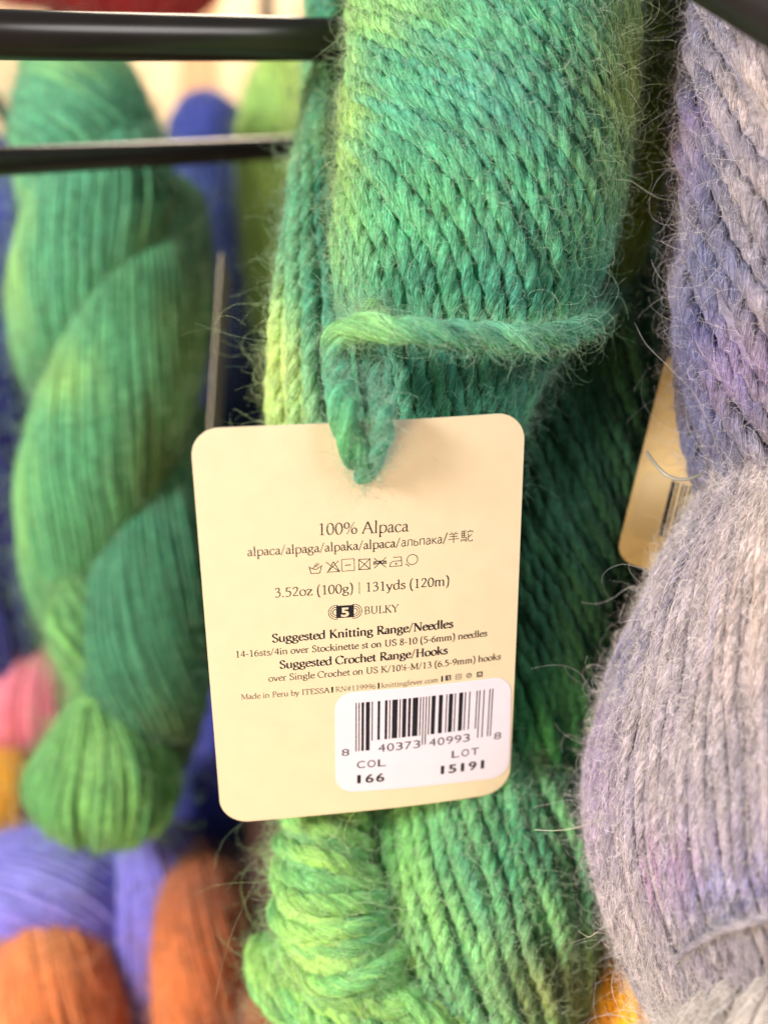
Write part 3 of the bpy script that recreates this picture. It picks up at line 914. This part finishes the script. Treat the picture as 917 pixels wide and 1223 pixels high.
flat = lambda V, h: tag_xyz(V, np.zeros(len(V)) + h)
ink.build("barcode", M_INK, stick, flat, 0.102)
def printed(txt, p0, p1, cap_px, fill=0.80, mat=M_INK, bold=0.0, name="sticker_number"):
    """evenly pitched printer characters along a baseline on the sticker"""
    p0, p1 = np.array(p0), np.array(p1)
    n = len(txt); stp = (p1 - p0) / (n - 1 + fill) if n > 1 else (p1 - p0) / fill
    for i, c in enumerate(txt):
        f_ = 0.34 if c == '1' else fill
        a = p0 + stp * (i + (fill - f_) / 2)
        sans(c, a, a + stp * f_, cap_px, name, stick, mat, 0.105, bold)


M_GREYINK = plain("sticker_ink", (62, 62, 76), 0.6, 0.2, noise=0.25, scale=2500)
printed("8", (408.3, 904.5), (417.5, 903.8), 11.5, mat=M_GREYINK)
printed("40373", (452, 899.8), (502.5, 895.0), 13, mat=M_GREYINK)
printed("40993", (513, 894), (562.5, 889.3), 13, mat=M_GREYINK)
printed("8", (592, 889), (601, 888.2), 11.5, mat=M_GREYINK)
printed("COL", (426.5, 919.5), (461.5, 916.6), 12, name="sticker_letter", mat=M_GREYINK, bold=0.006)
printed("166", (424.0, 938), (459.5, 935.3), 14, bold=0.02)
printed("LOT", (540.5, 909), (573.5, 906), 12, name="sticker_letter", mat=M_GREYINK, bold=0.006)
printed("15191", (524.5, 928.5), (583, 923), 14, bold=0.02)

# ------------------------------------------------------------------ shaded tag hanging from the lavender hank
def quad_xyz(c3):
    c3 = [np.asarray(c, float) for c in c3]     # TL TR BR BL
    o = c3[3]; U = c3[2] - o; Vv = c3[0] - o
    lu, lv = np.linalg.norm(U), np.linalg.norm(Vv)
    U, Vv = U / lu, Vv / lv
    n_ = norm(np.cross(U, Vv)); n_ = -n_ if n_[1] > 0 else n_
    def f(uv, h): return o + uv[..., :1] * U + uv[..., 1:2] * Vv + np.asarray(h)[..., None] * n_
    return f, lu, lv
shade_tag = empty("hang_tag", W(800, 560, 30), "shaded beige tag with a barcode, half hidden behind the lavender grey hank", "hang tag", "hang tags")
f2, lu, lv = quad_xyz([W(796, 420, 36), W(912, 432, 32), W(860, 706, 26), W(734, 668, 34)])
sheet("card", rounded([(0, lv), (lu, lv), (lu, 0), (0, 0)], (3, 3, 3.4, 3.4)), (lu / 2, lv / 2), 0, -0.4, 0, M_BACKTAG, shade_tag, rings=6, xyz=f2)
st2 = sheet("barcode_sticker", rounded([(lu * .06, lv * .44), (lu * .95, lv * .44), (lu * .95, lv * .12), (lu * .06, lv * .12)], (2, 2, 2, 2)), (lu / 2, lv * .26), 0, 0.02, 0.08, plain("clear_sticker", (196, 174, 132), 0.35, 0.5), shade_tag, rings=4, xyz=f2)
ink = Ink(); x = lu * 0.34
while x < lu * 0.9:
    b = random.choice((0.35, 0.55, 0.8, 0.3)); ink.poly([(x, lv * .16), (x + b, lv * .16), (x + b, lv * .42), (x, lv * .42)]); x += b + random.choice((0.3, 0.45, 0.6))
ink.build("barcode", M_INK, st2, lambda V, h: f2(V, np.zeros(len(V)) + h), 0.095)
q = [W(*p) for p in [(772, 540, 24), (780, 552, 20), (792, 565, 18), (806, 572, 17), (822, 572, 17), (838, 566, 18)]]
P, _ = spline(q, 40); T, N, B = frames(P, np.repeat([[0, -1.0, 0.05]], 40, 0))
V, F = tube(P, N, B, np.full(40, 0.32), np.zeros(40), 10, lambda b: np.ones_like(b))
mesh_obj("plastic_loop", V, F, M_PLASTIC, shade_tag)

# ------------------------------------------------------------------ black rack rods
rod("display_rod", [(-260, 26, 6), (-20, 41, 13), (375, 47, 42), (470, 49, 50)], 8.0, M_ROD, "thick upper black rod passing into the front green hank", "rack rod", "black rack rods")
rod("display_rod", [(-260, 203, 35), (-20, 194, 55), (370, 175, 122), (430, 172, 134)], 6.0, M_ROD, "thinner lower black rod crossing in front of the blurred green hank", "rack rod", "black rack rods")
rod("display_rod", [(770, -84, -10), (905, -2, -22), (1060, 92, -36)], 9.0, M_ROD, "dark rod end cutting across the top right corner above the lavender hank", "rack rod", "black rack rods")
rod("display_rod", [(-60, 60, 200), (2, 130, 170), (30, 180, 150)], 5.0, M_ROD, "short dark rod end at the left edge beside the blurred green hank", "rack rod", "black rack rods")
rod("display_rod", [(120, 1176, 175), (160, 1156, 165), (215, 1130, 150)], 6.0, plain("grey_steel", (96, 92, 92), 0.35, 0.5, noise=0.15, scale=60), "grey steel rod tip between the two rust hanks", "rack rod")

# ------------------------------------------------------------------ blurred green hank on the left
g2a = dye_field((78, 150, 118), [(20, 320, 20, 120, (150, 196, 116), 0.7), (100, 75, 90, 22, (140, 190, 112), 0.6), (222, 300, 46, 90, (92, 106, 44), 0.95)], alt=(92, 160, 118), alt_amt=0.4, alt_len=14)  # right side olive, darkened further to paint in its shade
g2b = dye_field((80, 148, 108), [(75, 450, 40, 40, (146, 194, 112), 0.7), (24, 620, 18, 120, (130, 186, 108), 0.7), (190, 560, 45, 90, (86, 104, 52), 0.8), (225, 400, 40, 110, (76, 100, 48), 0.85)], alt=(92, 158, 108), alt_amt=0.4, alt_len=16)  # right-hand olive patches also carry painted shade
g2c = dye_field((68, 132, 102), [(210, 880, 50, 40, (92, 104, 50), 0.6)], alt=(64, 120, 94), alt_amt=0.4, alt_len=16)
g2d = dye_field((122, 186, 108), [(115, 900, 40, 60, (150, 206, 122), 0.6), (50, 950, 40, 40, (84, 150, 88), 0.7)], alt=(70, 136, 92), alt_amt=0.8, alt_len=10)
far = dict(near=False, fib=0)
lg = empty("yarn_hank", W(120, 550, 115), "out of focus green twisted hank with a round tail, left of the cream tag", "yarn hank", "green yarn hanks")
FZ = dict(fz=3000, fzlen=6, fzkw=dict(rad=0.03))
coil(lg, [(92, 58, 118, 16, 5), (94, 84, 116, 58, 15), (97, 118, 114, 77, 19), (99, 160, 113, 83, 21), (101, 205, 113, 82, 20), (108, 260, 116, 70, 18)], 30, [0, -0.8, -1.8, -3.0, -4.0, -4.6], 3.0, g2a, **far, **FZ)
coil(lg, [(150, 150, 128, 40, 11), (138, 196, 115, 66, 15), (125, 245, 107, 84, 17), (98, 305, 108, 80, 17), (76, 365, 114, 66, 15), (64, 420, 123, 46, 12), (58, 458, 132, 20, 7)], 56, [0.5, 0.2, -0.2, -0.7, -1.2, -1.6, -1.8], 2.2, g2a, jitter=0.28, **far, **FZ)
coil(lg, [(206, 240, 128, 40, 10), (196, 315, 117, 60, 14), (176, 390, 108, 78, 17), (134, 500, 104, 90, 18), (104, 580, 107, 84, 17), (87, 650, 114, 63, 15), (78, 700, 123, 44, 12), (72, 736, 132, 18, 7)], 56, [0.6, 0.3, -0.1, -0.8, -1.4, -1.9, -2.2, -2.4], 2.2, g2b, jitter=0.28, **far, **FZ)
coil(lg, [(216, 500, 128, 36, 10), (206, 590, 117, 56, 14), (186, 690, 108, 76, 16), (174, 770, 107, 82, 17), (180, 838, 111, 70, 16), (192, 884, 118, 46, 12), (202, 915, 124, 18, 6)], 50, [0.5, 0.1, -0.5, -1.0, -1.4, -1.6, -1.7], 2.2, g2c, jitter=0.28, **far, **FZ)
coil(lg, [(90, 690, 110, 22, 7), (100, 740, 106, 40, 11), (108, 790, 105, 36, 10), (112, 834, 106, 16, 6)], 14, -2.0, 2.8, g2d, **far, **FZ)
coil(lg, [(112, 818, 106, 14, 5), (115, 842, 105, 28, 9), (119, 872, 104, 58, 14), (122, 905, 104, 82, 18), (122, 938, 105, 91, 19), (122, 962, 107, 80, 15), (122, 976, 110, 40, 8), (122, 982, 112, 12, 4)], 56, 0.25, 2.2, g2d, jitter=0.9, **far, **FZ)
strand(lg, "tie_strand", [(88, 822, 108), (100, 834, 98), (114, 838, 96), (128, 832, 99), (138, 822, 106)], 3.2, g2d, 12, near=False, fib=0, fz=0)
edge_tag = empty("hang_tag", W(255, 400, 112), "pale tag seen edge on at the right side of the blurred green hank", "hang tag", "hang tags")
f3, lu3, lv3 = quad_xyz([W(263, 300, 86), W(275, 300, 124), W(260, 540, 122), W(247, 540, 84)])
sheet("card", rounded([(0, lv3), (lu3, lv3), (lu3, 0), (0, 0)], (2, 2, 2, 2)), (lu3 / 2, lv3 / 2), 0, -0.4, 0, M_GREYCARD, edge_tag, rings=4, xyz=f3)

# ------------------------------------------------------------------ other hanks behind
def back_hank(label, coils, group=None, N=52, dia=2.2, fzz=4000):
    x = coils[0][0]
    o = empty("yarn_hank", W(*x[len(x) // 2][:3]), label, "yarn hank", group)
    for ctrl, tw, dye in coils:
        coil(o, ctrl, N, tw, dia, dye, near=False, soft=True, jitter=0.45, fib=0, fz=fzz, fzlen=5, fzkw=dict(rad=0.035), step=1.6)
    return o


lime = dye_field((196, 218, 112), [(315, 120, 40, 50, (136, 196, 112), 0.6)], alt=(166, 200, 92), alt_amt=0.5, alt_len=18)
back_hank("lime green hank right behind the lower rod, left of the large green hank",
          [([(350, 66, 178, 14, 5), (342, 100, 176, 44, 13), (338, 170, 174, 56, 17), (336, 250, 174, 50, 16), (340, 330, 174, 46, 15), (346, 400, 176, 34, 11), (350, 450, 180, 12, 5)], -1.3, lime),
           ([(376, 120, 188, 20, 7), (374, 200, 186, 44, 14), (372, 300, 186, 50, 15), (370, 400, 188, 44, 14), (368, 480, 190, 20, 7)], -0.8, lime)], "green yarn hanks")
blue = dye_field((52, 66, 150), [(250, 150, 60, 50, (70, 84, 182), 0.8), (235, 240, 30, 60, (96, 116, 176), 0.5), (275, 430, 90, 210, (22, 32, 54), 0.97), (290, 700, 90, 200, (22, 30, 56), 0.9)], alt=(40, 48, 110), alt_amt=0.6)  # navy, with the shade of the gap painted into its lower part
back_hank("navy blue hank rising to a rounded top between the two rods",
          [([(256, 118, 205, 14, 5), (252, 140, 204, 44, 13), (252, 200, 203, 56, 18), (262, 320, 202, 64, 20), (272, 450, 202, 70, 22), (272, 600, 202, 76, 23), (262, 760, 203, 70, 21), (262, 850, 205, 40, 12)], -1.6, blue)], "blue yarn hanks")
blue2 = dye_field((48, 60, 140), [(10, 620, 40, 200, (40, 38, 96), 0.8), (6, 260, 30, 90, (110, 126, 208), 0.6)], alt=(48, 58, 140), alt_amt=0.5)
back_hank("royal blue hank cut off by the left edge of the frame behind the green one",
          [([(-10, 170, 190, 20, 8), (-8, 240, 188, 60, 18), (-6, 340, 186, 74, 22), (-8, 460, 186, 70, 21), (-4, 580, 187, 76, 22), (0, 700, 188, 72, 21), (4, 800, 190, 46, 14), (6, 850, 192, 14, 5)], -1.5, blue2)], "blue yarn hanks")
blue3 = dye_field((64, 72, 172), [(300, 960, 60, 60, (50, 70, 190), 0.7), (250, 1040, 50, 50, (54, 44, 110), 0.7)], alt=(70, 56, 150), alt_amt=0.5)
back_hank("deep blue hank below the tag's lower left corner",
          [([(270, 820, 172, 20, 7), (278, 880, 168, 66, 18), (282, 960, 166, 84, 23), (290, 1040, 166, 84, 23), (300, 1120, 168, 76, 21), (305, 1200, 170, 60, 17), (306, 1260, 172, 30, 9)], -1.2, blue3)], "blue yarn hanks")
peri = dye_field((126, 122, 222), [(60, 1040, 80, 50, (160, 160, 234), 0.6), (60, 1130, 70, 30, (120, 84, 170), 0.6)], alt=(112, 106, 200), alt_amt=0.5)
back_hank("periwinkle blue hank with two plump lobes under the green tail",
          [([(-60, 1050, 140, 24, 9), (0, 1052, 132, 56, 18), (60, 1060, 130, 72, 22), (112, 1076, 133, 62, 19), (140, 1096, 140, 30, 10)], 0.7, peri),
           ([(180, 980, 140, 24, 9), (186, 1030, 134, 50, 15), (188, 1090, 132, 58, 18), (186, 1160, 136, 52, 16), (186, 1230, 142, 30, 10)], -0.6, peri),
           ([(20, 1120, 150, 50, 15), (20, 1190, 150, 90, 20), (20, 1260, 152, 90, 20), (20, 1320, 154, 40, 10)], -0.6, peri)], "blue yarn hanks")
rust = dye_field((222, 134, 82), [(70, 1120, 70, 40, (232, 152, 96), 0.6)], alt=(204, 112, 64), alt_amt=0.4)
back_hank("pale rust orange hank in the bottom left corner",
          [([(70, 1094, 128, 16, 6), (72, 1120, 124, 62, 18), (68, 1170, 121, 82, 23), (64, 1230, 120, 90, 25), (60, 1300, 121, 90, 25), (60, 1360, 124, 40, 12)], -1.4, rust)], "rust brown yarn hanks", dia=1.6, N=96)
rust2 = dye_field((182, 104, 66), [(250, 1060, 60, 50, (152, 90, 66), 0.7), (205, 1180, 26, 60, (214, 124, 66), 0.7)], alt=(160, 86, 54), alt_amt=0.4)
back_hank("darker rust brown hank with a domed top below the blue hank",
          [([(246, 1030, 126, 16, 6), (246, 1056, 122, 48, 15), (248, 1104, 119, 62, 20), (250, 1150, 118, 64, 21), (252, 1220, 118, 64, 21), (254, 1300, 119, 62, 20), (254, 1370, 122, 30, 10)], -1.4, rust2)], "rust brown yarn hanks", dia=1.6, N=90)
rust3 = dye_field((158, 96, 62), [], alt=(130, 70, 44), alt_amt=0.4)
back_hank("brown hank top peeping out below the lime end of the front hank",
          [([(340, 1158, 96, 14, 6), (340, 1190, 92, 40, 14), (340, 1240, 90, 50, 17), (340, 1310, 92, 50, 17), (340, 1360, 94, 20, 8)], -1.0, rust3)], "rust brown yarn hanks", N=60, dia=1.6)
back_hank("small rust hank top between the two larger rust hanks",
          [([(140, 1120, 180, 12, 5), (142, 1150, 178, 34, 12), (146, 1210, 176, 60, 18), (150, 1290, 178, 60, 18), (152, 1340, 180, 20, 8)], -1.0, rust2)], "rust brown yarn hanks")
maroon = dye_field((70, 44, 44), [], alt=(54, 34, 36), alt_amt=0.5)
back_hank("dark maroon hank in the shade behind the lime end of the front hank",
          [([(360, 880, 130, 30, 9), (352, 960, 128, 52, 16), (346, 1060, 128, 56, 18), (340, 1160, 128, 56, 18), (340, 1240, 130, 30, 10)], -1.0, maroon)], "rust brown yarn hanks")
pink = dye_field((240, 140, 160), [(20, 800, 40, 40, (244, 150, 172), 0.6), (10, 900, 40, 40, (224, 112, 120), 0.6)], alt=(226, 120, 146), alt_amt=0.4)
back_hank("coral pink hank at the left edge beside the green tail",
          [([(64, 760, 196, 16, 6), (44, 810, 192, 54, 17), (30, 880, 190, 64, 20), (18, 940, 190, 56, 18), (10, 990, 192, 24, 9)], -1.0, pink)])
yel = dye_field((240, 178, 60), [], alt=(236, 150, 50), alt_amt=0.5)
back_hank("golden yellow hank at the left edge above the periwinkle one",
          [([(14, 900, 176, 16, 6), (10, 930, 172, 44, 14), (2, 980, 170, 58, 18), (-4, 1040, 172, 50, 16), (-4, 1080, 174, 20, 8)], -1.0, yel)])
yel2 = dye_field((252, 184, 40), [], alt=(246, 164, 30), alt_amt=0.5)
back_hank("amber yellow hank low between the front green hank and the lavender one",
          [([(744, 1134, 54, 16, 5), (744, 1162, 50, 42, 13), (748, 1210, 48, 56, 17), (752, 1280, 48, 60, 19), (752, 1350, 52, 26, 9)], -1.0, yel2)], N=40, dia=2.2)
red = dye_field((170, 36, 36), [], alt=(130, 24, 28), alt_amt=0.5)
back_hank("red hank whose rounded end shows at the top left above the upper rod",
          [([(120, -190, 255, 60, 18), (124, -120, 252, 120, 30), (126, -60, 250, 142, 36), (128, -20, 250, 140, 36), (130, 8, 252, 118, 30), (130, 18, 254, 40, 12)], -0.8, red)])
black = dye_field((30, 28, 30), [], alt=(22, 20, 24), alt_amt=0.5)  # black filler, added so the gap stays dark instead of showing lit wall
back_hank("added black filler hank darkening the gap between the front green hank and the lavender one",
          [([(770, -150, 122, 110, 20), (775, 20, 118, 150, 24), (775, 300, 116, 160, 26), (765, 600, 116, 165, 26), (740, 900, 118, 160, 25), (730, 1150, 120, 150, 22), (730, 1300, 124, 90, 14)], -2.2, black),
           ([(470, -150, 196, 60, 14), (480, 200, 192, 110, 20), (480, 600, 190, 130, 22), (470, 950, 192, 130, 20), (470, 1250, 196, 90, 14)], -2.0, black)], "added gap fillers", N=40, dia=4.0)
